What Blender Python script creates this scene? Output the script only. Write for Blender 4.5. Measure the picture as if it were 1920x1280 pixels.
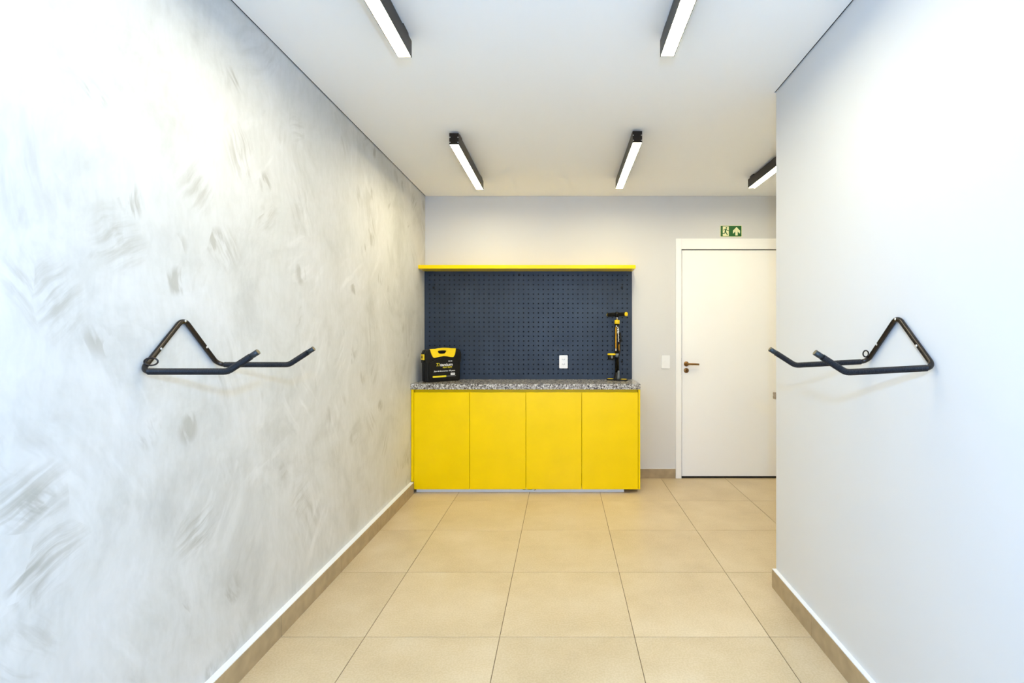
import bpy, bmesh, math, random
from mathutils import Vector, Matrix, Quaternion

for o in list(bpy.data.objects):
    bpy.data.objects.remove(o, do_unlink=True)
scene = bpy.context.scene
col = scene.collection
PI = math.pi
H = 1.3526                       # eye height

# ------------------------------------------------------------------ camera, world, light, exposure
cam_d = bpy.data.cameras.new('camera')
cam_d.sensor_width = 36.0
cam_d.lens = 36.0 * 927 / 1920
cam_d.shift_x = -94 / 1920
cam_d.shift_y = -14 / 1920
cam_d.clip_start = 0.05
cam = bpy.data.objects.new('camera', cam_d)
col.objects.link(cam)
cam.location = (0, 0, H)
cam.rotation_euler = (PI / 2, 0, 0)
scene.camera = cam

SKY_COLOR = (0.66, 0.72, 1.0)
SKY_STRENGTH = 2.5
LAMP_COLOR = (1.0, 0.875, 0.57)
LAMP_STRENGTH = 66.0
world = bpy.data.worlds.new('world')
scene.world = world
world.use_nodes = True
bg = world.node_tree.nodes['Background']
bg.inputs[0].default_value = (*SKY_COLOR, 1)
bg.inputs[1].default_value = SKY_STRENGTH

# portal in the open front of the room: it only guides the sampling of the daylight
pl = bpy.data.lights.new('daylight_portal', 'AREA')
pl.shape = 'RECTANGLE'
pl.size = 2.36
pl.size_y = 2.62
pl.cycles.is_portal = True
po = bpy.data.objects.new('daylight_portal', pl)
col.objects.link(po)
po.location = (-0.105, -1.39, 1.32)
po.rotation_euler = (PI / 2, 0, 0)
po['kind'] = 'helper'

# the photographer's flash, held above the camera: it throws the soft shadows of racks and lamps away from the lens
FLASH_COLOR = (0.26, 0.55, 1.0)
FLASH_POWER = 94.0
fd = bpy.data.lights.new('camera_flash', 'POINT')
fd.shadow_soft_size = 0.022
fd.color = FLASH_COLOR
fd.energy = FLASH_POWER
fo = bpy.data.objects.new('camera_flash', fd)
col.objects.link(fo)
fo.location = (0.05, -0.13, 1.70)
fo['kind'] = 'helper'

vs = scene.view_settings
vs.view_transform = 'Standard'
vs.look = 'None'
vs.exposure = 0.08
vs.gamma = 1.0
vs.use_curve_mapping = False
scene.cycles.use_denoising = True
scene.cycles.adaptive_threshold = 0.03
scene.cycles.max_bounces = 7
scene.cycles.diffuse_bounces = 5
scene.cycles.glossy_bounces = 3
scene.cycles.sample_clamp_indirect = 8.0


# ------------------------------------------------------------------ material helpers
def s2l(r, g, b):
    f = lambda c: (c / 255 / 12.92) if c / 255 <= 0.04045 else ((c / 255 + 0.055) / 1.055) ** 2.4
    return (f(r), f(g), f(b), 1.0)


class NT:
    """small helper around a node tree"""
    def __init__(self, name):
        self.m = bpy.data.materials.new(name)
        self.m.use_nodes = True
        self.t = self.m.node_tree
        self.bsdf = self.t.nodes['Principled BSDF']

    def n(self, typ, **kw):
        nd = self.t.nodes.new(typ)
        for k, v in kw.items():
            setattr(nd, k, v)
        return nd

    def l(self, a, b):
        self.t.links.new(a, b)

    def coords(self, kind='Object', scale=(1, 1, 1), rot=(0, 0, 0)):
        tc = self.n('ShaderNodeTexCoord')
        mp = self.n('ShaderNodeMapping')
        mp.inputs['Scale'].default_value = scale
        mp.inputs['Rotation'].default_value = rot
        self.l(tc.outputs[kind], mp.inputs[0])
        return mp.outputs[0]

    def noise(self, vec, scale, detail=4, rough=0.55, dist=0.0):
        nd = self.n('ShaderNodeTexNoise')
        nd.inputs['Scale'].default_value = scale
        nd.inputs['Detail'].default_value = detail
        nd.inputs['Roughness'].default_value = rough
        nd.inputs['Distortion'].default_value = dist
        if vec is not None:
            self.l(vec, nd.inputs['Vector'])
        return nd.outputs['Fac']

    def ramp(self, fac, stops, interp='LINEAR'):
        nd = self.n('ShaderNodeValToRGB')
        cr = nd.color_ramp
        cr.interpolation = interp
        while len(cr.elements) < len(stops):
            cr.elements.new(0.5)
        for e, (p, c) in zip(cr.elements, stops):
            e.position = p
            e.color = c if len(c) == 4 else (*c, 1)
        self.l(fac, nd.inputs[0])
        return nd.outputs[0]

    def mix(self, fac, a, b, mode='MIX'):
        nd = self.n('ShaderNodeMix', data_type='RGBA', blend_type=mode)
        for sock, v in ((nd.inputs[0], fac), (nd.inputs[6], a), (nd.inputs[7], b)):
            if isinstance(v, (int, float)):
                sock.default_value = v
            elif isinstance(v, tuple):
                sock.default_value = v if len(v) == 4 else (*v, 1)
            else:
                self.l(v, sock)
        return nd.outputs[2]

    def math(self, op, a, b=0.0):
        nd = self.n('ShaderNodeMath', operation=op)
        for sock, v in ((nd.inputs[0], a), (nd.inputs[1], b)):
            if isinstance(v, (int, float)):
                sock.default_value = v
            else:
                self.l(v, sock)
        return nd.outputs[0]

    def bump(self, height, strength=0.2, dist=0.002):
        nd = self.n('ShaderNodeBump')
        nd.inputs['Strength'].default_value = strength
        nd.inputs['Distance'].default_value = dist
        self.l(height, nd.inputs['Height'])
        self.l(nd.outputs[0], self.bsdf.inputs['Normal'])

    def set(self, color=None, rough=None, metal=None, spec=None, coat=None):
        b = self.bsdf.inputs
        if color is not None:
            if isinstance(color, tuple):
                b['Base Color'].default_value = color if len(color) == 4 else (*color, 1)
            else:
                self.l(color, b['Base Color'])
        if rough is not None:
            if isinstance(rough, (int, float)):
                b['Roughness'].default_value = rough
            else:
                self.l(rough, b['Roughness'])
        if metal is not None:
            b['Metallic'].default_value = metal
        if spec is not None:
            b['Specular IOR Level'].default_value = spec
        if coat is not None:
            b['Coat Weight'].default_value = coat
        return self.m


def simple(name, rgb, rough=0.5, metal=0.0, vary=0.06, scale=40, spec=0.5, bump=0.0):
    """procedural one-colour material with a little mottling"""
    t = NT(name)
    c = s2l(*rgb)
    v = t.coords()
    f = t.noise(v, scale, 1)
    dark = tuple(x * (1 - vary) for x in c[:3])
    light = tuple(min(1, x * (1 + vary)) for x in c[:3])
    t.set(t.ramp(f, [(0.3, dark), (0.7, light)]), rough, metal, spec)
    if bump:
        t.bump(f, bump, 0.001)
    return t.m


def paint_mat(name, rgb, rough=0.75, scale=220):
    t = NT(name)
    v = t.coords()
    c = s2l(*rgb)
    big = t.noise(v, 1.3, 1)
    t.set(t.ramp(big, [(0.3, tuple(x * 0.975 for x in c[:3])), (0.7, c)]), rough, 0, 0.3)
    return t.m


def cement_mat():
    t = NT('burnt_cement')
    base = t.coords('Object')
    warp = t.n('ShaderNodeTexNoise')
    warp.inputs['Scale'].default_value = 2.2
    warp.inputs['Detail'].default_value = 3
    t.l(base, warp.inputs['Vector'])
    add = t.n('ShaderNodeVectorMath', operation='MULTIPLY_ADD')
    t.l(warp.outputs['Color'], add.inputs[0])
    add.inputs[1].default_value = (0.16, 0.16, 0.16)
    t.l(base, add.inputs[2])
    wv = add.outputs[0]
    cloud = t.noise(wv, 2.0, 6, 0.68, 0.4)
    col_ = t.ramp(cloud, [(0.30, s2l(193, 193, 188)), (0.46, s2l(208, 208, 204)), (0.64, s2l(217, 217, 215))])

    # trowel strokes: every voronoi cell turns the brushing direction its own way
    def strokes(cell_scale, seed, stretch, fine, lo, hi, share, r0, r1):
        mp = t.n('ShaderNodeMapping')
        mp.inputs['Location'].default_value = (0, seed * 3.7, seed * 1.9)
        t.l(wv, mp.inputs[0])
        vo = t.n('ShaderNodeTexVoronoi')
        vo.inputs['Scale'].default_value = cell_scale
        t.l(mp.outputs[0], vo.inputs['Vector'])
        sep = t.n('ShaderNodeSeparateColor')
        t.l(vo.outputs['Color'], sep.inputs[0])
        ang = t.math('MULTIPLY_ADD', sep.outputs[0], 1.9)
        ang.node.inputs[2].default_value = -0.75
        vr = t.n('ShaderNodeVectorRotate', rotation_type='X_AXIS')
        t.l(mp.outputs[0], vr.inputs['Vector'])
        t.l(ang, vr.inputs['Angle'])
        m2 = t.n('ShaderNodeMapping')
        m2.inputs['Scale'].default_value = (1, 1, stretch)
        t.l(vr.outputs[0], m2.inputs[0])
        f = t.noise(m2.outputs[0], fine, 3, 0.6, 0.0)
        gate = t.math('LESS_THAN', sep.outputs[1], share)
        edge = t.ramp(vo.outputs['Distance'], [(r0, (1, 1, 1)), (r1, (0, 0, 0))])
        s = t.ramp(f, [(lo, (0, 0, 0)), (hi, (1, 1, 1))])
        return t.math('MULTIPLY', t.math('MULTIPLY', s, gate), edge)

    s1 = strokes(2.3, 1.0, 0.10, 26, 0.43, 0.66, 0.45, 0.08, 0.50)
    s2 = strokes(4.2, 2.3, 0.09, 44, 0.43, 0.62, 0.40, 0.15, 0.48)
    s3 = strokes(2.6, 4.1, 0.16, 14, 0.50, 0.66, 0.60, 0.25, 0.60)
    s4 = strokes(6.5, 6.6, 0.22, 24, 0.45, 0.56, 0.20, 0.22, 0.40)
    # marks come in drifts
    drift = t.ramp(t.noise(base, 1.5, 2), [(0.34, (0.30, 0.30, 0.30)), (0.54, (1, 1, 1))])
    m1 = t.math('MULTIPLY', t.math('MULTIPLY', s1, drift), 0.70)
    m2 = t.math('MULTIPLY', t.math('MULTIPLY', s2, drift), 0.75)
    m3 = t.math('MULTIPLY', s3, 0.50)
    m4 = t.math('MULTIPLY', t.math('MULTIPLY', s4, drift), 0.75)
    col_ = t.mix(m1, col_, s2l(182, 181, 174))
    col_ = t.mix(m3, col_, s2l(234, 234, 233))
    col_ = t.mix(m2, col_, s2l(176, 174, 164))
    col_ = t.mix(m4, col_, s2l(170, 168, 158))
    # faint brushing over everything
    ms = t.n('ShaderNodeMapping')
    ms.inputs['Scale'].default_value = (1, 1, 0.28)
    ms.inputs['Rotation'].default_value = (0.28, 0, 0)
    t.l(wv, ms.inputs[0])
    br = t.ramp(t.noise(ms.outputs[0], 38, 2, 0.65), [(0.36, (0.955, 0.955, 0.95)), (0.62, (1, 1, 1))])
    col_ = t.mix(1.0, col_, br, 'MULTIPLY')
    t.set(col_, 0.62, 0, 0.3)
    return t.m


def tile_mat():
    t = NT('porcelain_tile')
    v = t.coords('Object')
    info = t.n('ShaderNodeObjectInfo')
    off = t.n('ShaderNodeVectorMath', operation='ADD')
    rnd = t.n('ShaderNodeVectorMath', operation='SCALE')
    comb = t.n('ShaderNodeCombineXYZ')
    t.l(info.outputs['Random'], comb.inputs[0])
    t.l(info.outputs['Random'], comb.inputs[1])
    t.l(comb.outputs[0], rnd.inputs[0])
    rnd.inputs['Scale'].default_value = 37.0
    t.l(v, off.inputs[0])
    t.l(rnd.outputs[0], off.inputs[1])
    p = off.outputs[0]
    f = t.noise(p, 3.0, 4, 0.6, 0.0)
    c = t.ramp(f, [(0.30, s2l(190, 170, 134)), (0.5, s2l(203, 184, 148)), (0.72, s2l(213, 196, 164))])
    g = t.noise(p, 120, 1)
    c = t.mix(0.25, c, t.ramp(g, [(0.4, s2l(188, 166, 128)), (0.6, s2l(216, 199, 168))]))
    tone = t.math('ADD', t.math('MULTIPLY', info.outputs['Random'], 0.06), 0.97)
    hsv = t.n('ShaderNodeHueSaturation')
    t.l(c, hsv.inputs['Color'])
    t.l(tone, hsv.inputs['Value'])
    t.set(hsv.outputs[0], t.ramp(f, [(0.3, (0.29, 0.29, 0.29)), (0.7, (0.36, 0.36, 0.36))]), 0, 0.36)
    return t.m


def granite_mat(name='granite', warm=0.0):
    t = NT(name)
    v = t.coords('Object')
    n1 = t.noise(v, 85, 4, 0.7)
    n2 = t.noise(v, 62, 4, 0.65, 0.3)
    vo = t.n('ShaderNodeTexVoronoi')
    vo.inputs['Scale'].default_value = 115
    t.l(v, vo.inputs['Vector'])
    sep = t.n('ShaderNodeSeparateColor')
    t.l(vo.outputs['Color'], sep.inputs[0])
    c = t.ramp(sep.outputs[0], [(0.0, s2l(120, 116, 108)), (0.35, s2l(172, 168, 160)), (0.75, s2l(215, 213, 206))], 'CONSTANT')
    c = t.mix(t.ramp(n2, [(0.545, (0, 0, 0)), (0.58, (1, 1, 1))]), c, s2l(48, 45, 42))
    c = t.mix(t.ramp(n1, [(0.60, (0, 0, 0)), (0.66, (1, 1, 1))]), c, s2l(226, 223, 216))
    c = t.mix(0.06 + warm, c, s2l(150, 122, 84))
    t.set(c, 0.18, 0, 0.5)
    return t.m


M = {}
M['cement'] = cement_mat()
M['wall_paint'] = paint_mat('wall_paint', (218, 217, 214))
M['white_wall'] = paint_mat('white_wall_paint', (217, 218, 218))
M['ceiling'] = paint_mat('ceiling_paint', (251, 252, 252), 0.85)
M['tile'] = tile_mat()
M['grout'] = simple('grout', (120, 100, 72), 0.9, vary=0.15, scale=30)
M['skirt'] = simple('skirting_tile', (170, 150, 116), 0.45, vary=0.10, scale=18)
M['plaster_edge'] = paint_mat('plaster_edge', (238, 238, 236))
M['granite'] = granite_mat()
M['granite_b'] = granite_mat('brown_granite', 0.55)
M['yellow'] = simple('yellow_lacquer', (252, 214, 0), 0.17, vary=0.02, scale=5, spec=0.22)
M['yellow_pl'] = simple('yellow_plastic', (250, 212, 10), 0.4, vary=0.03)
M['carcass'] = simple('carcass_board', (214, 170, 20), 0.5, vary=0.04)
M['kick'] = simple('white_laminate', (246, 249, 252), 0.3, vary=0.02)
M['peg'] = simple('pegboard_paint', (46, 56, 70), 0.40, vary=0.14, scale=4, spec=0.3)
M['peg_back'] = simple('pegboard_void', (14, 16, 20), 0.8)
M['door'] = paint_mat('door_paint', (250, 249, 246), 0.35, 60)
M['white_pl'] = simple('white_plastic', (240, 240, 238), 0.3, vary=0.01)
M['grey_pl'] = simple('grey_plastic', (96, 104, 108), 0.45)
M['socket_dark'] = simple('socket_dark', (120, 122, 128), 0.5)
M['brass'] = simple('antique_brass', (140, 104, 62), 0.28, 1.0)
M['gap'] = simple('dark_gap', (40, 34, 26), 0.9)
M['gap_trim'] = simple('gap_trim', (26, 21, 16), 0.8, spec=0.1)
M['black_pl'] = simple('black_plastic', (22, 21, 18), 0.42, vary=0.2, bump=0.1, spec=0.25)
M['black_gloss'] = simple('black_gloss', (14, 13, 12), 0.2, spec=0.25)
M['steel_black'] = simple('black_painted_steel', (36, 27, 20), 0.22, 0.35)
M['rubber'] = simple('navy_black_rubber', (32, 32, 35), 0.45, vary=0.1, spec=0.28)
M['tip'] = simple('tube_tip', (38, 44, 46), 0.4, 0.1)
M['tip_plug'] = simple('tube_plug', (118, 104, 74), 0.7)
M['screw'] = simple('zinc_screw', (222, 220, 214), 0.3, 0.6)
M['lamp_body'] = simple('lamp_black', (32, 23, 14), 0.38, spec=0.25)
M['print_white'] = simple('white_print', (240, 240, 236), 0.5)
M['print_yellow'] = simple('yellow_print', (240, 220, 30), 0.5)
M['print_orange'] = simple('orange_print', (245, 178, 20), 0.5)
M['print_grey'] = simple('grey_print', (150, 150, 145), 0.5)
M['sign_green'] = simple('sign_green', (6, 92, 22), 0.45)
M['sign_pale'] = simple('sign_luminous', (242, 242, 190), 0.5)
M['chrome'] = simple('chrome', (215, 215, 215), 0.12, 1.0)
M['concrete'] = simple('outdoor_concrete', (222, 223, 224), 0.85, vary=0.08, scale=3)


def lamp_mat():
    t = NT('lamp_diffuser')
    t.set((0.9, 0.9, 0.88, 1), 0.5)
    t.bsdf.inputs['Emission Color'].default_value = (*LAMP_COLOR, 1)
    t.bsdf.inputs['Emission Strength'].default_value = LAMP_STRENGTH
    return t.m


M['lamp'] = lamp_mat()


# ------------------------------------------------------------------ mesh helpers
class MB:
    def __init__(self):
        self.v, self.f = [], []
        self.smooth = set()

    def add(self, verts, faces, smooth=False):
        b = len(self.v)
        self.v += [tuple(p) for p in verts]
        for f in faces:
            if smooth:
                self.smooth.add(len(self.f))
            self.f.append([i + b for i in f])
        return self

    def box(self, x0, x1, y0, y1, z0, z1):
        v = [(x, y, z) for z in (z0, z1) for y in (y0, y1) for x in (x0, x1)]
        return self.add(v, [(0, 2, 3, 1), (4, 5, 7, 6), (0, 1, 5, 4), (2, 6, 7, 3), (0, 4, 6, 2), (1, 3, 7, 5)])

    def prism(self, pts, z0, z1):
        """polygon in x-y (ccw), extruded along z"""
        n = len(pts)
        v = [(x, y, z0) for x, y in pts] + [(x, y, z1) for x, y in pts]
        f = [list(range(n))[::-1], list(range(n, 2 * n))]
        f += [(i, (i + 1) % n, n + (i + 1) % n, n + i) for i in range(n)]
        return self.add(v, f)

    def prism_y(self, pts, y0, y1, smooth=False):
        """polygon in x-z (ccw seen from -y), extruded along y; y0 is the front"""
        n = len(pts)
        v = [(x, y0, z) for x, z in pts] + [(x, y1, z) for x, z in pts]
        self.add(v, [list(range(n)), list(range(n, 2 * n))[::-1]])
        self.add(v, [((i + 1) % n, i, n + i, n + (i + 1) % n) for i in range(n)], smooth)
        return self

    def lathe(self, prof, origin=(0, 0, 0), axis=(0, 0, 1), seg=20, smooth=True):
        """prof = [(radius, height)...] turned around axis"""
        q = Vector((0, 0, 1)).rotation_difference(Vector(axis).normalized())
        o = Vector(origin)
        v, f = [], []
        for r, h in prof:
            for k in range(seg):
                a = 2 * PI * k / seg
                v.append(o + q @ Vector((r * math.cos(a), r * math.sin(a), h)))
        for j in range(len(prof) - 1):
            for k in range(seg):
                k2 = (k + 1) % seg
                f.append((j * seg + k, j * seg + k2, (j + 1) * seg + k2, (j + 1) * seg + k))
        self.add(v, f, smooth)
        n = len(prof)
        self.add(v, [list(range(seg))[::-1], [(n - 1) * seg + k for k in range(seg)]])
        return self

    def tube(self, path, radius, seg=12, smooth=True, caps=True):
        """sweep a circle along path; radius a number or one per point"""
        P = [Vector(p) for p in path]
        n = len(P)
        R = radius if isinstance(radius, (list, tuple)) else [radius] * n
        T = []
        for i in range(n):
            d = P[min(i + 1, n - 1)] - P[max(i - 1, 0)]
            T.append(d.normalized())
        up = Vector((0, 0, 1)) if abs(T[0].z) < 0.9 else Vector((1, 0, 0))
        u = T[0].cross(up).normalized()
        v, f = [], []
        for i in range(n):
            if i:
                u = (T[i - 1].rotation_difference(T[i]) @ u)
                u = (u - T[i] * u.dot(T[i])).normalized()
            w = T[i].cross(u)
            for k in range(seg):
                a = 2 * PI * k / seg
                v.append(P[i] + (u * math.cos(a) + w * math.sin(a)) * R[i])
        for i in range(n - 1):
            for k in range(seg):
                k2 = (k + 1) % seg
                f.append((i * seg + k, i * seg + k2, (i + 1) * seg + k2, (i + 1) * seg + k))
        self.add(v, f, smooth)
        if caps:
            self.add(v, [list(range(seg))[::-1], [(n - 1) * seg + k for k in range(seg)]])
        return self

    def mesh(self, name):
        me = bpy.data.meshes.new(name)
        me.from_pydata(self.v, [], self.f)
        for i in self.smooth:
            me.polygons[i].use_smooth = True
        me.update()
        bm = bmesh.new()
        bm.from_mesh(me)
        bmesh.ops.remove_doubles(bm, verts=bm.verts, dist=1e-6)
        bmesh.ops.recalc_face_normals(bm, faces=bm.faces)
        bm.to_mesh(me)
        bm.free()
        return me

    def build(self, name, mat, parent=None, bevel=0.0, bseg=2):
        o = bpy.data.objects.new(name, self.mesh(name))
        o.data.materials.append(M[mat])
        col.objects.link(o)
        if parent is not None:
            o.parent = parent
        if bevel:
            m = o.modifiers.new('bevel', 'BEVEL')
            m.width = bevel
            m.segments = bseg
            m.limit_method = 'ANGLE'
            m.angle_limit = math.radians(40)
        return o


def plate(name, loops, thick, mat, parent, origin=(0, 0, 0), bevel=0.0, curve_bevel=0.0):
    """flat plate in the x-z plane (front towards -y) from closed loops; inner loops are holes"""
    cu = bpy.data.curves.new(name, 'CURVE')
    cu.dimensions = '2D'
    cu.fill_mode = 'BOTH'
    cu.extrude = thick / 2
    cu.bevel_depth = curve_bevel
    cu.bevel_resolution = 1
    for lp in loops:
        sp = cu.splines.new('POLY')
        sp.points.add(len(lp) - 1)
        for p, (x, z) in zip(sp.points, lp):
            p.co = (x, z, 0, 1)
        sp.use_cyclic_u = True
    return curve_to_mesh(cu, name, thick, mat, parent, origin)


def curve_to_mesh(cu, name, thick, mat, parent, origin, back=True):
    tmp = bpy.data.objects.new('tmp', cu)
    col.objects.link(tmp)
    bpy.context.view_layer.update()
    dg = bpy.context.evaluated_depsgraph_get()
    me = bpy.data.meshes.new_from_object(tmp.evaluated_get(dg))
    bpy.data.objects.remove(tmp, do_unlink=True)
    me.name = name
    # x,y -> x,z with the front face at local y = origin.y - thick
    for v in me.vertices:
        x, y, z = v.co
        v.co = (x + origin[0], -z - thick / 2 + origin[1], y + origin[2])
    me.materials.clear()
    me.materials.append(M[mat])
    o = bpy.data.objects.new(name, me)
    col.objects.link(o)
    if parent is not None:
        o.parent = parent
    return o


def lettering(name, text, x, z, height, width, mat, parent, y=0.0, shear=0.0, bold=0.0):
    cu = bpy.data.curves.new(name, 'FONT')
    cu.body = text
    cu.size = 1.0
    cu.shear = shear
    cu.offset = bold
    cu.extrude = 0.01
    tmp = bpy.data.objects.new('tmp', cu)
    col.objects.link(tmp)
    bpy.context.view_layer.update()
    dg = bpy.context.evaluated_depsgraph_get()
    me = bpy.data.meshes.new_from_object(tmp.evaluated_get(dg))
    bpy.data.objects.remove(tmp, do_unlink=True)
    xs = [v.co.x for v in me.vertices]
    x0, x1 = min(xs), max(xs)
    sz = height / 0.72
    for v in me.vertices:
        a, b, c = v.co
        v.co = (x + (a - x0) / (x1 - x0) * width, y - 0.0003 - c * 0.03, z + b * sz)
    me.materials.clear()
    me.materials.append(M[mat])
    o = bpy.data.objects.new(name, me)
    col.objects.link(o)
    o.parent = parent
    return o


def empty(name, loc=(0, 0, 0), rotz=0.0):
    o = bpy.data.objects.new(name, None)
    o.empty_display_size = 0.1
    col.objects.link(o)
    o.location = loc
    o.rotation_euler = (0, 0, rotz)
    return o


def tag(o, label, cat=None, group=None, kind=None):
    o['label'] = label
    if cat:
        o['category'] = cat
    if group:
        o['group'] = group
    if kind:
        o['kind'] = kind
    return o


def dup(root):
    r = root.copy()
    col.objects.link(r)
    for ch in list(root.children):
        c = ch.copy()
        col.objects.link(c)
        c.parent = r
        for g in list(ch.children):
            d = g.copy()
            col.objects.link(d)
            d.parent = c
    return r


def rrect(x0, x1, z0, z1, r, seg=5):
    pts = []
    for cx, cz, a0 in ((x1 - r, z0 + r, -90), (x1 - r, z1 - r, 0), (x0 + r, z1 - r, 90), (x0 + r, z0 + r, 180)):
        for k in range(seg + 1):
            a = math.radians(a0 + 90 * k / seg)
            pts.append((cx + r * math.cos(a), cz + r * math.sin(a)))
    return pts


def disc(cx, cz, r, seg=16):
    return [(cx + r * math.cos(2 * PI * k / seg), cz + r * math.sin(2 * PI * k / seg)) for k in range(seg)]


def smooth_poly(pts, it=2, closed=True):
    for _ in range(it):
        q = []
        n = len(pts)
        for i in range(n if closed else n - 1):
            a, b = pts[i], pts[(i + 1) % n]
            q.append((a[0] * .75 + b[0] * .25, a[1] * .75 + b[1] * .25))
            q.append((a[0] * .25 + b[0] * .75, a[1] * .25 + b[1] * .75))
        pts = q
    return pts


def fillet(points, radii, seg=10):
    P = [Vector(p) for p in points]
    out = [P[0]]
    for i in range(1, len(P) - 1):
        a, b, c = P[i - 1], P[i], P[i + 1]
        d1, d2 = (a - b).normalized(), (c - b).normalized()
        th = d1.angle(d2)
        r = radii[i - 1]
        L = r / math.tan(th / 2)
        bis = (d1 + d2).normalized()
        cen = b + bis * (r / math.sin(th / 2))
        s, e = b + d1 * L - cen, b + d2 * L - cen
        q = s.rotation_difference(e)
        for k in range(seg + 1):
            out.append(cen + Quaternion().slerp(q, k / seg) @ s)
    out.append(P[-1])
    return out


def resample(path, step):
    out = [path[0].copy()]
    carry = 0.0
    for a, b in zip(path, path[1:]):
        L = (b - a).length
        if L < 1e-9:
            continue
        t = step - carry
        while t <= L:
            out.append(a.lerp(b, t / L))
            t += step
        carry = L - (t - step)
    return out


def path_cut(path, s0, s1):
    """the piece of a polyline between arc lengths s0 and s1"""
    out, s = [], 0.0
    for a, b in zip(path, path[1:]):
        L = (b - a).length
        if L > 1e-9 and s + L >= s0 and s <= s1:
            t0, t1 = max(0, (s0 - s) / L), min(1, (s1 - s) / L)
            p = a.lerp(b, t0)
            if not out or (out[-1] - p).length > 1e-6:
                out.append(p)
            out.append(a.lerp(b, t1))
        s += L
    return out


def path_len(path):
    return sum((b - a).length for a, b in zip(path, path[1:]))


# ------------------------------------------------------------------ room shell
XL = -1.286                 # cement wall face
YB = 4.644                  # back wall face
ZC = H + 1.293              # ceiling
XR = 2.25                   # wall of the recess behind the white wall
YF = -1.4                   # open front of the room, behind the camera
YE = 2.645                  # end of the white wall
SL = 0.01726


def xwall(y):               # face of the white wall, a touch out of parallel
    return 1.144 - (YE - y) * SL


# floor: grout bed with single tiles laid on it
floor = MB().box(XL - .12, XR + .12, YF, YB + .12, -0.06, -0.0025).build('floor', 'grout')
tag(floor, 'beige porcelain tile floor with thin dark joints', 'floor', kind='structure')
GX = [-0.279 + 0.603 * k for k in range(-2, 6)]
GY = [2.209 + 0.600 * k for k in range(-7, 6)]
tile_cache = {}
G = 0.0016
for i in range(len(GX) - 1):
    for j in range(len(GY) - 1):
        x0, x1 = max(GX[i], XL), min(GX[i + 1], XR)
        y0, y1 = max(GY[j], YF), min(GY[j + 1], YB)
        if x1 - x0 < 0.03 or y1 - y0 < 0.03:
            continue
        if x0 > 1.25 and y1 < YE:
            continue            # under the block of the white wall
        w, d = round(x1 - x0, 4), round(y1 - y0, 4)
        if (w, d) not in tile_cache:
            b = 0.0012
            mb = MB()
            a, c = w / 2 - G, d / 2 - G
            lo = [(-a, -c), (a, -c), (a, c), (-a, c)]
            hi = [(-a + b, -c + b), (a - b, -c + b), (a - b, c - b), (-a + b, c - b)]
            v = [(x, y, -0.010) for x, y in lo] + [(x, y, -b * .6) for x, y in lo] + [(x, y, 0) for x, y in hi]
            f = [(3, 2, 1, 0), (8, 9, 10, 11)]
            for s in (0, 4):
                f += [(s + k, s + (k + 1) % 4, s + 4 + (k + 1) % 4, s + 4 + k) for k in range(4)]
            mb.add(v, f)
            me = mb.mesh('floor_tile')
            me.materials.append(M['tile'])
            tile_cache[(w, d)] = me
        o = bpy.data.objects.new('floor_tile', tile_cache[(w, d)])
        col.objects.link(o)
        o.parent = floor
        o.location = ((x0 + x1) / 2, (y0 + y1) / 2, 0)

wl = MB().box(XL - .12, XL, YF, YB + .12, -0.0025, ZC + .07).build('wall_left', 'cement')
tag(wl, 'left wall in trowelled grey burnt cement', 'wall', kind='structure')

DX0, DX1, DZ1 = 1.1185, 2.03, 2.1475      # door opening
wb = MB()
wb.box(XL, DX0, YB, YB + .12, -0.0025, ZC + .07)
wb.box(DX1, XR, YB, YB + .12, -0.0025, ZC + .07)
wb.box(DX0, DX1, YB, YB + .12, DZ1, ZC + .07)
wb = wb.build('wall_back', 'wall_paint')
tag(wb, 'off-white painted back wall around the door and pegboard', 'wall', kind='structure')

wr = MB().prism([(xwall(YF), YF), (XR + .12, YF), (XR + .12, YE), (1.144, YE)], -0.0025, ZC + .07)
wr = wr.build('wall_right', 'white_wall', bevel=0.003)
tag(wr, 'plain white painted wall on the right, ending in a corner', 'wall', kind='structure')
w5 = MB().box(XR, XR + .12, YE, YB + .12, -0.0025, ZC + .07).build('wall_recess', 'wall_paint')
tag(w5, 'side wall of the recess hidden behind the white wall', 'wall', kind='structure')

# plasterboard ceiling that stops short of the walls (shadow gap), slab above it
g = 0.007
ce = MB().prism([(XL + g, YF), (xwall(YF) - g, YF), (1.144 - g, YE + g), (XR - g, YE + g), (XR - g, YB - .004), (XL + g, YB - .004)],
                ZC, ZC + .0125)
ce.box(XL - .12, XR + .12, YF, YB + .12, ZC + .07, ZC + .17)
ce = ce.build('ceiling', 'ceiling')
tag(ce, 'white plasterboard ceiling with a thin dark shadow gap', 'ceiling', kind='structure')

g2 = g + .002  # near-black strips paint the shade of the ceiling gap
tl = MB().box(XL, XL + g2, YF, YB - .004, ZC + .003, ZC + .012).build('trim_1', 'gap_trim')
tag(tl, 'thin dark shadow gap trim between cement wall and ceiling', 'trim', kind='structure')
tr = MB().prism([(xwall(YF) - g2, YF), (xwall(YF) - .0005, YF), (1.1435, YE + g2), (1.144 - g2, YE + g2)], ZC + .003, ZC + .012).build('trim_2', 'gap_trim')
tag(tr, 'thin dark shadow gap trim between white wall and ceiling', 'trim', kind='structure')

gd = MB().box(-9, 9, -12, YF, -0.12, -0.02).build('ground_outside', 'concrete')  # unseen ground, added and kept pale to bounce daylight onto the ceiling
tag(gd, 'pale concrete paving outside the open front of the room', 'pavement', kind='structure')

# skirting tiles
SKH, SKT = 0.0955, 0.0315


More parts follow.
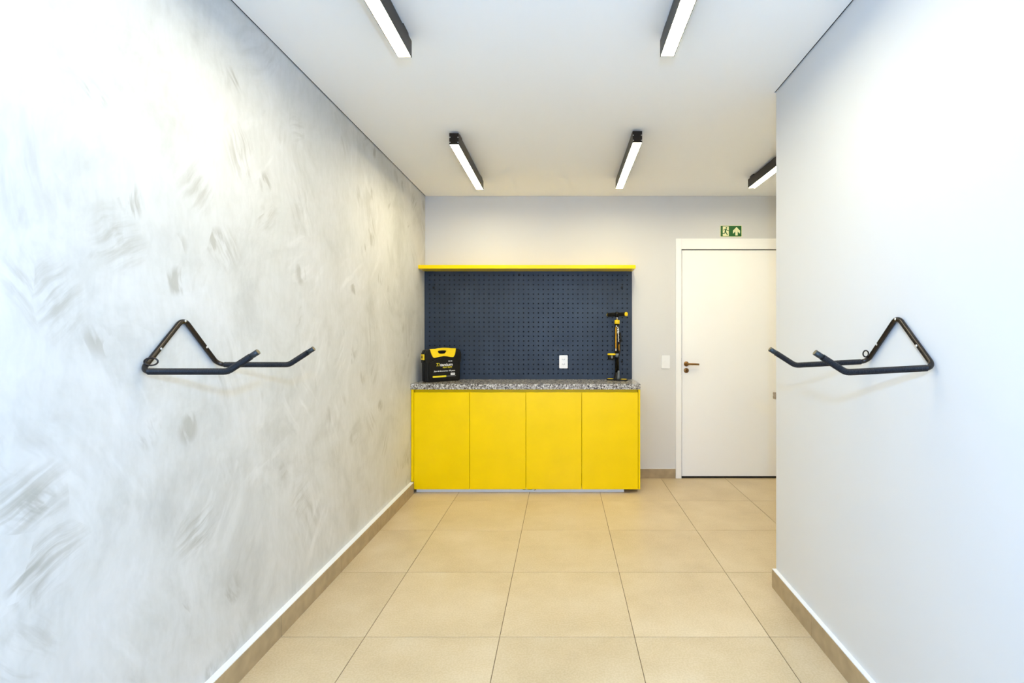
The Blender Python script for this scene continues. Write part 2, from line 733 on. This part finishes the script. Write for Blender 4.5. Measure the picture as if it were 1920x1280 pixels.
def skirting(name, label, a, b, inward, joints, h=SKH, t=SKT):
    """from a to b along the wall foot, inward = unit vector into the room; joints = arc positions"""
    a, b = Vector((*a, 0)), Vector((*b, 0))
    d = (b - a)
    L = d.length
    d.normalize()
    n = Vector((*inward, 0))
    root = empty(name, a)
    tag(root, label, 'baseboard', kind='structure')
    cuts = [0] + [j for j in joints if 0.02 < j < L - 0.02] + [L]
    for s0, s1 in zip(cuts, cuts[1:]):
        mb = MB()
        p = [d * (s0 + .0008), d * (s1 - .0008)]
        q = [p[0] + n * t, p[1] + n * t]
        base = [p[0], p[1], q[1], q[0]]
        mb.prism([(v.x, v.y) for v in base], 0.0, h)
        mb.build('skirting_tile', 'skirt', root, bevel=0.001)
    e = n * (t - .002)
    mb = MB()
    mb.prism([(v.x, v.y) for v in (Vector((0, 0, 0)), d * L, d * L + e, e)], h, h + .003)
    mb.build('plaster_edge', 'plaster_edge', root)
    return root


jy = [2.209 + .6 * k for k in range(-6, 6)]
skirting('baseboard_left', 'beige tile skirting along the cement wall', (XL, YF), (XL, 4.184), (1, 0), [y - YF for y in jy])
skirting('baseboard_right', 'beige tile skirting along the white right wall', (xwall(YF), YF), (1.144, YE), (-1, SL),
         [y - YF for y in jy], t=0.022)
skirting('baseboard_back', 'short beige tile skirting between yellow cabinet and door', (0.665, YB), (1.064, YB), (0, -1), [], h=0.089, t=0.012)

# ------------------------------------------------------------------ door
door = empty('door_1', (DX0, YB, 0))
tag(door, 'white flush door with brass lever under the green sign', 'door', kind='structure')
W = DX1 - DX0
jm = MB()
jm.box(0, W, .048, .119, 0.0, DZ1)  # added dark box behind the leaf stops light leaking through the gap
jm.box(0, .001, .001, .048, 0, DZ1)
jm.box(0, W, .001, .048, DZ1 - .001, DZ1)
jm.build('door_jamb', 'gap', door)
MB().box(.006, W - .006, .006, .046, .017, DZ1 - .007).build('door_leaf', 'door', door, bevel=0.0015)
MB().box(-.053, .000, -.013, 0, 0.0, DZ1 + .100).build('casing', 'door', door, bevel=0.002)
MB().box(W, W + .053, -.013, 0, 0.0, DZ1 + .100).build('casing', 'door', door, bevel=0.002)
MB().box(.0, W, -.013, 0, DZ1, DZ1 + .100).build('casing', 'door', door, bevel=0.002)
MB().box(.0, W, .008, .046, 0.0, .012).build('threshold', 'gap', door)
hx, hz = 0.0485, 1.072
hd = MB().lathe([(.0235, 0), (.0235, .005), (.020, .008), (.011, .009), (.011, .042), (.009, .046)], (hx, .006, hz), (0, -1, 0), 24)
hd = hd.build('door_handle', 'brass', door)
lv = MB()
lv.tube([(hx, -.034, hz), (hx + .03, -.037, hz), (hx + .075, -.036, hz - .001), (hx + .110, -.034, hz - .003)],
        [.0095, .0095, .009, .0085], 12)
lv.build('lever', 'brass', hd)
ks = MB().lathe([(.0235, 0), (.0235, .005), (.020, .008), (.008, .008)], (hx, .006, hz - .062), (0, -1, 0), 24)
ks = ks.build('key_rosette', 'brass', door)
MB().box(hx - .0025, hx + .0025, -.0035, -.0015, hz - .072, hz - .054).build('keyhole', 'gap', ks)
MB().box(.001, .005, .0055, .03, hz - .105, hz + .055).build('strike_plate', 'brass', door)

# ------------------------------------------------------------------ ceiling lamps
LW, LH, LZ = 0.060, 0.072, H + 1.205       # width, height, underside
lamp0 = empty('linear_lamp', (0, 0, LZ))
LL = 0.99
b = MB()
b.box(-LW / 2, -LW / 2 + .003, .003, LL - .003, 0, LH)
b.box(LW / 2 - .003, LW / 2, .003, LL - .003, 0, LH)
b.box(-LW / 2 + .003, LW / 2 - .003, .003, LL - .003, LH - .004, LH)
b.build('housing', 'lamp_body', lamp0)
MB().box(-LW / 2 + .003, LW / 2 - .003, .003, LL - .003, .0015, .006).build('diffuser', 'lamp', lamp0)['label'] = 'glowing warm white diffuser'
for y0, y1, s in ((0, .003, -1), (LL - .003, LL, 1)):
    c = MB().box(-LW / 2, LW / 2, y0, y1, 0, LH).build('end_cap', 'lamp_body', lamp0)
    for sx in (-1, 1):
        for zz in (.014, .046):
            MB().lathe([(.0032, 0), (.0028, .0012), (.001, .0016)], (sx * .0255, y0 if s < 0 else y1, zz), (0, s, 0), 10).build('screw', 'screw', c)
for yy in (.06, LL - .10):
    MB().box(-.026, .026, yy, yy + .07, LH, ZC - LZ).build('ceiling_bracket', 'lamp_body', lamp0, bevel=.001)
lamps = [(-.686, 1.166, 'black linear ceiling lamp nearest the cement wall, cut by the top of the picture'),
         (.456, 1.160, 'black linear ceiling lamp nearest the white wall corner, cut by the top of the picture'),
         (-.688, 3.144, 'black linear ceiling lamp in the back row nearest the cement wall'),
         (.474, 3.112, 'black linear ceiling lamp in the back row above the bicycle pump'),
         (1.567, 3.10, 'black linear ceiling lamp half hidden behind the white wall corner')]
for k, (x, y, lab) in enumerate(lamps):
    o = lamp0 if k == 0 else dup(lamp0)
    o.location = (x, y, LZ)
    tag(o, lab, 'lamp', 'linear ceiling lamps')

# ------------------------------------------------------------------ cabinet, worktop, shelf, pegboard
cab = empty('base_cabinet', (0, 4.20, 0))
tag(cab, 'glossy yellow cabinet with four flat doors under the granite worktop', 'cabinet')
CZ0, CZ1 = 0.034, 0.883
cx = MB()
cx.box(-1.2595, .6447, .052, .43, CZ0, CZ0 + .018)         # bottom
cx.box(-1.2595, .6447, .412, .43, CZ0 + .018, CZ1)          # back
cx.box(-1.2595, .6447, .030, .048, CZ1 - .07, CZ1)          # rail behind the finger gap
cx.box(-.317, -.299, .052, .412, CZ0 + .018, CZ1)
cx.build('carcass', 'yellow', cab)
MB().box(-1.2825, -1.2620, 0, .43, .0985, CZ1).build('side_panel', 'yellow', cab, bevel=.001)
MB().box(.6472, .6640, 0, .43, CZ0, CZ1).build('side_panel', 'yellow', cab, bevel=.001)
dx = [-1.2605, -.786, -.308, .1667, .6457]
for k in range(4):
    MB().box(dx[k] + .0016, dx[k + 1] - .0016, 0, .018, CZ0, .857).build('cabinet_door', 'yellow', cab, bevel=.0012)
MB().box(-1.2475, .53, .036, .050, 0, CZ0 - .001).build('toe_kick', 'kick', cab)['label'] = 'white recessed plinth strip'
MB().box(-1.24, .52, .30, .34, 0, CZ0).build('rear_plinth', 'kick', cab)

wt = MB().box(XL + .0005, .6645, 4.19, YB - .0005, CZ1, .930).build('worktop', 'granite', bevel=.0015)
tag(wt, 'speckled grey granite worktop on the yellow cabinet', 'worktop')
ct = MB().box(1.534, XR - .001, YE + .001, 3.60, CZ1, .930).build('recess_worktop', 'granite_b', bevel=.0015)
tag(ct, 'brown granite counter edge peeking out behind the white wall corner', 'worktop')

sh = MB().box(XL + .0005, .657, 4.415, YB - .0005, 1.937, 1.9695).build('wall_shelf', 'yellow', bevel=.001)
tag(sh, 'long thin yellow shelf above the pegboard', 'shelf')

# pegboard with its holes
PX0, PX1, PZ0, PZ1, PY = XL + .001, .652, .930, 1.937, 4.616
peg = empty('pegboard', (0, PY, PZ0))
tag(peg, 'dark slate blue perforated pegboard behind the worktop', 'pegboard')
sx, sz = 0.0461, 0.04373
hx0, hz0 = 0.009 - 27 * sx, 1.2002 - 5 * sz
NX, NZ = 41, 22
pm = MB()
TH = .012
R8 = .0074
oct_ = [(R8 * math.cos(a), R8 * math.sin(a)) for a in [math.radians(45 * k) for k in range(8)]]
sq = [(sx / 2, 0), (sx / 2, sz / 2), (0, sz / 2), (-sx / 2, sz / 2), (-sx / 2, 0), (-sx / 2, -sz / 2), (0, -sz / 2), (sx / 2, -sz / 2)]
for i in range(NX):
    for j in range(NZ):
        cx_, cz_ = hx0 + i * sx, hz0 + j * sz - PZ0
        v = [(cx_ + a, 0, cz_ + c) for a, c in sq] + [(cx_ + a, 0, cz_ + c) for a, c in oct_] + [(cx_ + a, TH, cz_ + c) for a, c in oct_]
        f = [(k, (k + 1) % 8, 8 + (k + 1) % 8, 8 + k) for k in range(8)]
        f += [(8 + k, 8 + (k + 1) % 8, 16 + (k + 1) % 8, 16 + k) for k in range(8)]
        pm.add(v, f)
gx0, gx1 = hx0 - sx / 2, hx0 + (NX - .5) * sx
gz0, gz1 = hz0 - sz / 2 - PZ0, hz0 + (NZ - .5) * sz - PZ0
zt = PZ1 - PZ0
for x0, x1, z0, z1 in ((PX0, gx0, 0, zt), (gx1, PX1, 0, zt), (gx0, gx1, 0, gz0), (gx0, gx1, gz1, zt)):
    if x1 > x0 and z1 > z0:
        pm.add([(x0, 0, z0), (x1, 0, z0), (x1, 0, z1), (x0, 0, z1)], [(0, 1, 2, 3)])
pm.add([(PX0, 0, 0), (PX1, 0, 0), (PX1, TH, 0), (PX0, TH, 0), (PX0, 0, zt), (PX1, 0, zt), (PX1, TH, zt), (PX0, TH, zt)],
       [(0, 3, 2, 1), (4, 5, 6, 7), (0, 4, 7, 3), (1, 2, 6, 5)])
pp = pm.build('perforated_panel', 'peg', peg)
MB().box(PX0 + .002, PX1 - .004, TH, YB - PY - .0005, 0, zt).build('backing', 'peg_back', peg)  # near-black sheet paints the shade seen through the holes
for px_, pz_ in ((.558, 1.786), (.558, 1.095), (-1.20, 1.786), (-.40, 1.905)):
    MB().lathe([(.0105, 0), (.0105, .002), (.008, .003), (.003, .0022)], (px_, 0, pz_ - PZ0), (0, -1, 0), 14).build('screw_head', 'black_pl', peg)


# ------------------------------------------------------------------ electrical plates
def wall_plate(name, label, cat, x, y, z, w, h):
    r = empty(name, (x, y, z))
    tag(r, label, cat)
    plate('cover_plate', [rrect(-w / 2, w / 2, 0, h, .008)], .009, 'white_pl', r)
    return r


so = wall_plate('power_outlet', 'white double power outlet set into the pegboard', 'outlet', .0125, PY, 1.033, .079, .122)
for zc in (.0385, .0835):
    hexa = [(-.020, zc), (-.012, zc - .0115), (.012, zc - .0115), (.020, zc), (.012, zc + .0115), (-.012, zc + .0115)]
    s = plate('socket', [hexa], .0012, 'white_pl', so, (0, -.009, 0))
    for k, (ax, az) in enumerate(((-.0105, .001), (0, -.003), (.0105, .001))):
        MB().lathe([(.0032, 0), (.0032, .0004)], (ax, -.0102, zc + az), (0, -1, 0), 10).build('pin_hole', 'socket_dark', s)
sw = wall_plate('light_switch', 'white light switch on the wall beside the door', 'switch', .972, YB, 1.030, .078, .123)
plate('rocker', [rrect(-.020, .020, .048, .073, .003)], .004, 'white_pl', sw, (0, -.009, 0))

# ------------------------------------------------------------------ exit sign
sg = empty('exit_sign', (1.488, YB, 2.268))
tag(sg, 'green exit sign with running figure and arrow above the door', 'sign')
SWD, SHT = .195, .0985


def sp(x, y):
    return ((x - 315) / 1095 * SWD, (930 - y) / 530 * SHT)


plate('sign_plate', [[(-.004, -.004), (SWD + .004, -.004), (SWD + .004, SHT + .004), (-.004, SHT + .004)]], .003, 'sign_pale', sg)
plate('green_field', [[(0, 0), (SWD, 0), (SWD, SHT), (0, SHT)]], .0006, 'sign_green', sg, (0, -.003, 0))
pn = plate('doorway_panel', [[sp(425, 905), sp(742, 905), sp(742, 425), sp(425, 425)]], .0006, 'sign_pale', sg, (0, -.0036, 0))


def ribbon(pts, w):
    P = [Vector(p) for p in pts]
    L, R = [], []
    for i, p in enumerate(P):
        d = (P[min(i + 1, len(P) - 1)] - P[max(i - 1, 0)]).normalized()
        nrm = Vector((-d.y, d.x)) * w / 2
        L.append(tuple(p + nrm))
        R.append(tuple(p - nrm))
    return L + R[::-1]


def fig(name, pts, w):
    plate(name, [ribbon([sp(*p) for p in pts], w * SWD / 1095)], .0005, 'sign_green', pn, (0, -.0042, 0))


plate('figure_head', [disc(*sp(625, 498), 40 * SWD / 1095)], .0005, 'sign_green', pn, (0, -.0042, 0))
fig('figure_torso', [(600, 550), (580, 610), (555, 695)], 78)
fig('figure_arm', [(600, 565), (670, 622), (742, 640)], 34)
fig('figure_arm', [(590, 562), (515, 568), (465, 625)], 34)
fig('figure_leg', [(555, 680), (530, 765), (500, 778), (400, 778)], 44)
fig('figure_leg', [(562, 680), (610, 760), (672, 855)], 46)
ar = [(1150, 450), (1335, 640), (1328, 790), (1212, 680), (1212, 882), (1085, 882), (1085, 680), (962, 790), (960, 640)]
plate('arrow', [[sp(*p) for p in ar][::-1]], .0006, 'sign_pale', sg, (0, -.0036, 0))


# ------------------------------------------------------------------ bicycle wall racks
def bike_rack(label, loc, rotz, apex_h, drop):
    r = empty('bike_rack', loc, rotz)
    tag(r, label, 'bike rack', 'bike racks')
    hw, off, rs = .168, .0095, .0082
    out, tipx, rise = .272, .365, .060
    pts = [(tipx, -hw, -drop + rise), (out, -hw, -drop), (off, -hw, 0), (off, 0, apex_h + .010), (off, hw, 0), (out, hw, -drop), (tipx, hw, -drop + rise)]
    path = fillet(pts, [.040, .028, .028, .028, .040], 12)
    L = path_len(path)
    MB().tube(path_cut(path, .012, L - .012), rs, 14).build('steel_tube', 'steel_black', r)
    # arc length at which the sleeves start: just past the wall bend
    arm = (Vector(pts[0]) - Vector(pts[1])).length + (Vector(pts[1]) - Vector(pts[2])).length - .024
    for side in (0, 1):
        s0, s1 = (.026, arm) if side == 0 else (L - arm, L - .026)
        seg = resample(path_cut(path, s0, s1), .0018)
        rad = [.0103 if k % 2 else .0086 for k in range(len(seg))]
        MB().tube(seg, rad, 12, smooth=False).build('rubber_sleeve', 'rubber', r)
        e = path_cut(path, .0, .027) if side == 0 else path_cut(path, L - .027, L)
        if side == 0:
            e = e[::-1]
        tp = MB().tube(e, .0088, 14).build('tube_end', 'tip', r)
        d = (e[-1] - e[-2]).normalized()
        MB().lathe([(.0074, 0), (.0074, .0006)], e[-1], d, 14).build('end_plug', 'tip_plug', tp)
    # fixing screws: apex and both legs
    for y, z in ((.0, apex_h), (-hw * .60, (apex_h + .010) * .40), (hw * .60, (apex_h + .010) * .40)):
        MB().lathe([(.0043, 0), (.0041, .001), (.0026, .0020), (.0006, .0024)], (off + rs - .0008, y, z), (1, 0, 0), 12).build('screw', 'screw', r)
    # locking eye on one leg
    ring = []
    for k in range(25):
        a = 2 * PI * k / 24
        ring.append((off + .016 + .0145 * math.cos(a), -hw + .018 + .008 * math.cos(a), .029 + .0115 * math.sin(a)))
    MB().tube(ring, .0025, 8, caps=False).build('locking_eye', 'steel_black', r)
    return r


bike_rack('black steel bike rack on the cement wall', (XL, 1.666, 1.239), 0.0, .157, 0.0)
bike_rack('black steel bike rack on the plain white wall', (xwall(1.647), 1.647, 1.252), PI - SL, .150, .0145)

# ------------------------------------------------------------------ tool case
tc = empty('tool_case', (-1.176, 4.292, .930), math.radians(39))
tag(tc, 'black plastic tool case with yellow handle on the worktop', 'tool case')
CW, CT, CH = .325, .105, .298
outl = [(.012, 0), (CW - .012, 0), (CW - .003, .012), (CW - .001, .10), (CW, .175), (CW + .008, .185), (CW + .008, .255), (CW - .006, .283),
        (CW - .035, .290), (.035, .288), (.006, .280), (-.008, .25), (-.008, .180), (0, .170), (.001, .10), (.003, .012)]
for nm, ya, yb_ in (('front_shell', .004, .051), ('rear_shell', .054, CT)):
    MB().prism_y(outl, ya, yb_).build(nm, 'black_pl', tc, bevel=.008, bseg=3)
MB().prism_y([(x * .98 + .003, z * .98 + .003) for x, z in outl], .045, .060).build('seam_gasket', 'black_gloss', tc)
# arched front panel
arch = [(.030, .020), (CW - .030, .020), (CW - .024, .06), (CW - .024, .165)]
arch += [(CW - .024 - (CW - .048) * k / 14, .165 + .045 * math.sin(PI * k / 14)) for k in range(1, 14)]
arch += [(.024, .165), (.024, .06)]
plate('front_panel', [arch], .005, 'black_pl', tc, (0, .005, 0), curve_bevel=.0012)
hand = [(.034, .289), (.040, .262), (.0477, .240), (.058, .222), (.070, .215), (.083, .2155), (.115, .223), (.16, .2285), (.200, .224), (.2314, .2175),
        (.2484, .217), (.258, .224), (.2654, .238), (.271, .262), (.275, .292), (.235, .293), (.205, .297), (.16, .299), (.115, .296), (.085, .290)]
slot = smooth_poly([(.100, .279), (.102, .262), (.112, .249), (.130, .246), (.160, .246), (.176, .252), (.184, .265), (.185, .280)], 2)
plate('handle', [hand, slot], .016, 'yellow_pl', tc, (0, .014, 0), curve_bevel=.002)['label'] = 'yellow carrying handle with a dark grip slot'
plate('grip_slot', [smooth_poly([(.098, .282), (.098, .243), (.187, .243), (.187, .282)], 1)], .002, 'black_gloss', tc, (0, .004, 0))
for sgn, xx in ((-1, -.008), (1, CW + .008)):
    x0, x1 = (xx - .012, xx) if sgn < 0 else (xx, xx + .012)
    la = MB().box(x0, x1, .026, .080, .195, .245).build('latch', 'yellow_pl' if sgn < 0 else 'black_pl', tc, bevel=.003)
    xf = x0 - .0006 if sgn < 0 else x1
    MB().box(xf, xf + .0006, .043, .064, .210, .232).build('latch_slot', 'black_gloss', la)
    MB().box(x0 + .002, x1, .030, .076, .170, .195).build('latch_hinge', 'black_pl', tc, bevel=.003)
yf = -.0016
lettering('brand_lettering', 'Ti', .088, .139, .029, .034, 'print_yellow', tc, yf, .25, .012)
lettering('brand_lettering', 'tanium', .125, .1385, .027, .119, 'print_white', tc, yf, .15, .014)
lettering('slogan_lettering', 'HEAVY DUTY', .150, .1205, .0132, .091, 'print_yellow', tc, yf, .15, .018)
lettering('content_lettering', 'Jogo de ferramentas 100 peças', .0647, .090, .0125, .204, 'print_white', tc, yf, .2, .012)
for xa, xb in ((.203, .220), (.2235, .241)):
    plate('print_mark', [rrect(xa, xb, .178, .184, .002)], .0004, 'print_white', tc, (0, yf, 0))
st = plate('price_sticker', [rrect(.226, .267, .054, .075, .003)], .0005, 'print_white', tc, (0, yf, 0))
for k in range(7):
    xx = .233 + k * .0042
    plate('barcode_bar', [[(xx, .0605), (xx + .0022, .0605), (xx + .0022, .069), (xx, .069)]], .0002, 'print_grey', st, (0, yf - .0005, 0))
plate('screwdriver_print', [rrect(.0545, .184, .040, .055, .006)], .0005, 'print_yellow', tc, (0, yf, 0))
plate('screwdriver_print', [rrect(.184, .275, .046, .0495, .001)], .0005, 'print_grey', tc, (0, yf, 0))

# ------------------------------------------------------------------ bicycle floor pump
pu = empty('bicycle_pump', (.500, 4.50, .930))
tag(pu, 'black and yellow upright floor pump on the worktop', 'pump')
yaw = math.radians(-24)
ca, sa = math.cos(yaw), math.sin(yaw)


def rotp(x, y):
    return (x * ca - y * sa, x * sa + y * ca)


bs = smooth_poly([rotp(*p) for p in [(-.100, -.020), (-.03, -.034), (.03, -.034), (.100, -.020), (.100, .020), (.03, .034), (-.03, .034), (-.100, .020)]], 2)
base_ = MB().prism(bs, 0, .013).build('base', 'black_pl', pu, bevel=.003)
for s in (-1, 1):
    fp = smooth_poly([rotp(*p) for p in [(s * .036, -.024), (s * .092, -.017), (s * .092, .017), (s * .036, .024)]][::s], 2)
    MB().prism(fp, .013, .0165).build('foot_pad', 'yellow_pl', base_, bevel=.001)
MB().lathe([(.036, .013), (.030, .022), (.023, .055), (.0205, .075)], (0, 0, 0), seg=24).build('base_socket', 'black_pl', pu)
br = MB().lathe([(.0185, .06), (.0185, .215), (.0215, .216), (.0215, .515)], (0, 0, 0), seg=24).build('barrel', 'black_gloss', pu)
MB().lathe([(.0215, .514), (.0230, .516), (.0230, .545), (.0215, .549), (.008, .550)], seg=24).build('collar', 'yellow_pl', pu)
MB().lathe([(.0065, .549), (.0065, .596)], seg=12).build('piston_rod', 'chrome', pu)
ya = math.radians(-50)
hd_ = Vector((math.cos(ya), math.sin(ya), 0))
hz_ = .600
hub = MB().lathe([(.014, .575), (.019, .582), (.021, .600), (.019, .616), (.012, .624), (.003, .626)], seg=20).build('handle_hub', 'black_gloss', pu)
for s in (-1, 1):
    MB().lathe([(.015, .010), (.0165, .02), (.0175, .060), (.0180, .108), (.0165, .112)], (0, 0, hz_), hd_ * s, 20).build('grip', 'black_pl', pu)
    MB().lathe([(.0195, .109), (.0200, .113), (.0175, .117), (.004, .118)] if s > 0 else [(.016, .109), (.016, .117), (.004, .118)], (0, 0, hz_), hd_ * s, 20).build('grip_end', 'yellow_pl', pu)


def on_barrel(name, a0, a1, z0, z1, mat, r=.0218):
    v, f = [], []
    n = 4
    for k in range(n + 1):
        a = math.radians(a0 + (a1 - a0) * k / n)
        for rr in (r - .0006, r):
            for z in (z0, z1):
                v.append((rr * math.sin(a), -rr * math.cos(a), z))
    for k in range(n):
        i, j = 4 * k, 4 * (k + 1)
        f += [(i + 2, j + 2, j + 3, i + 3), (i, i + 1, j + 1, j), (i, j, j + 2, i + 2), (i + 1, i + 3, j + 3, j + 1)]
    f += [(0, 2, 3, 1), (4 * n, 4 * n + 1, 4 * n + 3, 4 * n + 2)]
    MB().add(v, f).build(name, mat, br)


on_barrel('label_stripe', -48, -24, .292, .487, 'print_orange')
on_barrel('label_stripe', -48, -24, .270, .291, 'print_white')
on_barrel('label_stripe', 40, 62, .272, .330, 'print_orange')
on_barrel('label_mark', -38, -8, .491, .499, 'print_white')
rnd = random.Random(4)
z = .478
while z > .352:                     # illegible vertical print, as small marks
    h = rnd.uniform(.008, .015)
    a = rnd.uniform(20, 26)
    on_barrel('label_mark', a, a + rnd.uniform(18, 26), z - h, z, 'print_white')
    z -= h + .0022
for za, zb in ((.476, .488), (.456, .470), (.430, .450)):
    on_barrel('label_mark', 2, 16, za, zb, 'print_white')
gp = (-.052, -.010)
MB().lathe([(.0235, .212), (.0235, .246)], seg=20).build('gauge_clamp', 'grey_pl', pu)
ga = MB().lathe([(.028, .190), (.032, .196), (.033, .232)], (*gp, 0), seg=24).build('gauge', 'black_pl', pu)
MB().lathe([(.0355, .232), (.0365, .236), (.0365, .243), (.033, .247), (.004, .247)], (*gp, 0), seg=24).build('gauge_lid', 'yellow_pl', ga)
MB().box(gp[0] - .002, gp[0] + .005, gp[1] - .0338, gp[1] - .0325, .204, .230).build('gauge_tag', 'print_grey', ga)
MB().lathe([(.012, .013), (.0125, .035), (.0095, .060), (.0085, .085), (.0065, .092)], (.010, -.030, 0), seg=14).build('hose_boot', 'grey_pl', pu)
hose = fillet([(.010, -.030, .088), (.010, -.029, .20), (.024, -.022, .27), (.029, -.006, .34), (.028, .004, .44)], [.05, .06, .08], 6)
MB().tube(hose, .0046, 8).build('hose', 'black_pl', pu)
MB().tube([(.029, .0, .43), (.029, -.002, .40), (.031, -.004, .372), (.033, -.004, .352)], [.007, .009, .011, .008], 10).build('pump_head', 'black_pl', pu)

# ------------------------------------------------------------------ loose cable under the cabinet
zk = .029
cw = fillet([(-.370, 4.226, zk), (-.345, 4.222, zk + .003), (-.325, 4.214, zk - .003), (-.306, 4.209, zk + .004), (-.286, 4.208, zk + .002), (-.268, 4.206, zk + .001),
             (-.245, 4.212, zk + .004), (-.222, 4.208, zk + .003), (-.226, 4.214, zk - .004), (-.240, 4.222, zk - .010)], [.006] * 8, 4)
cb = MB().tube(cw, .0019, 6).build('loose_cable', 'black_pl')
tag(cb, 'thin dark cable end dangling below the middle cabinet doors', 'cable')
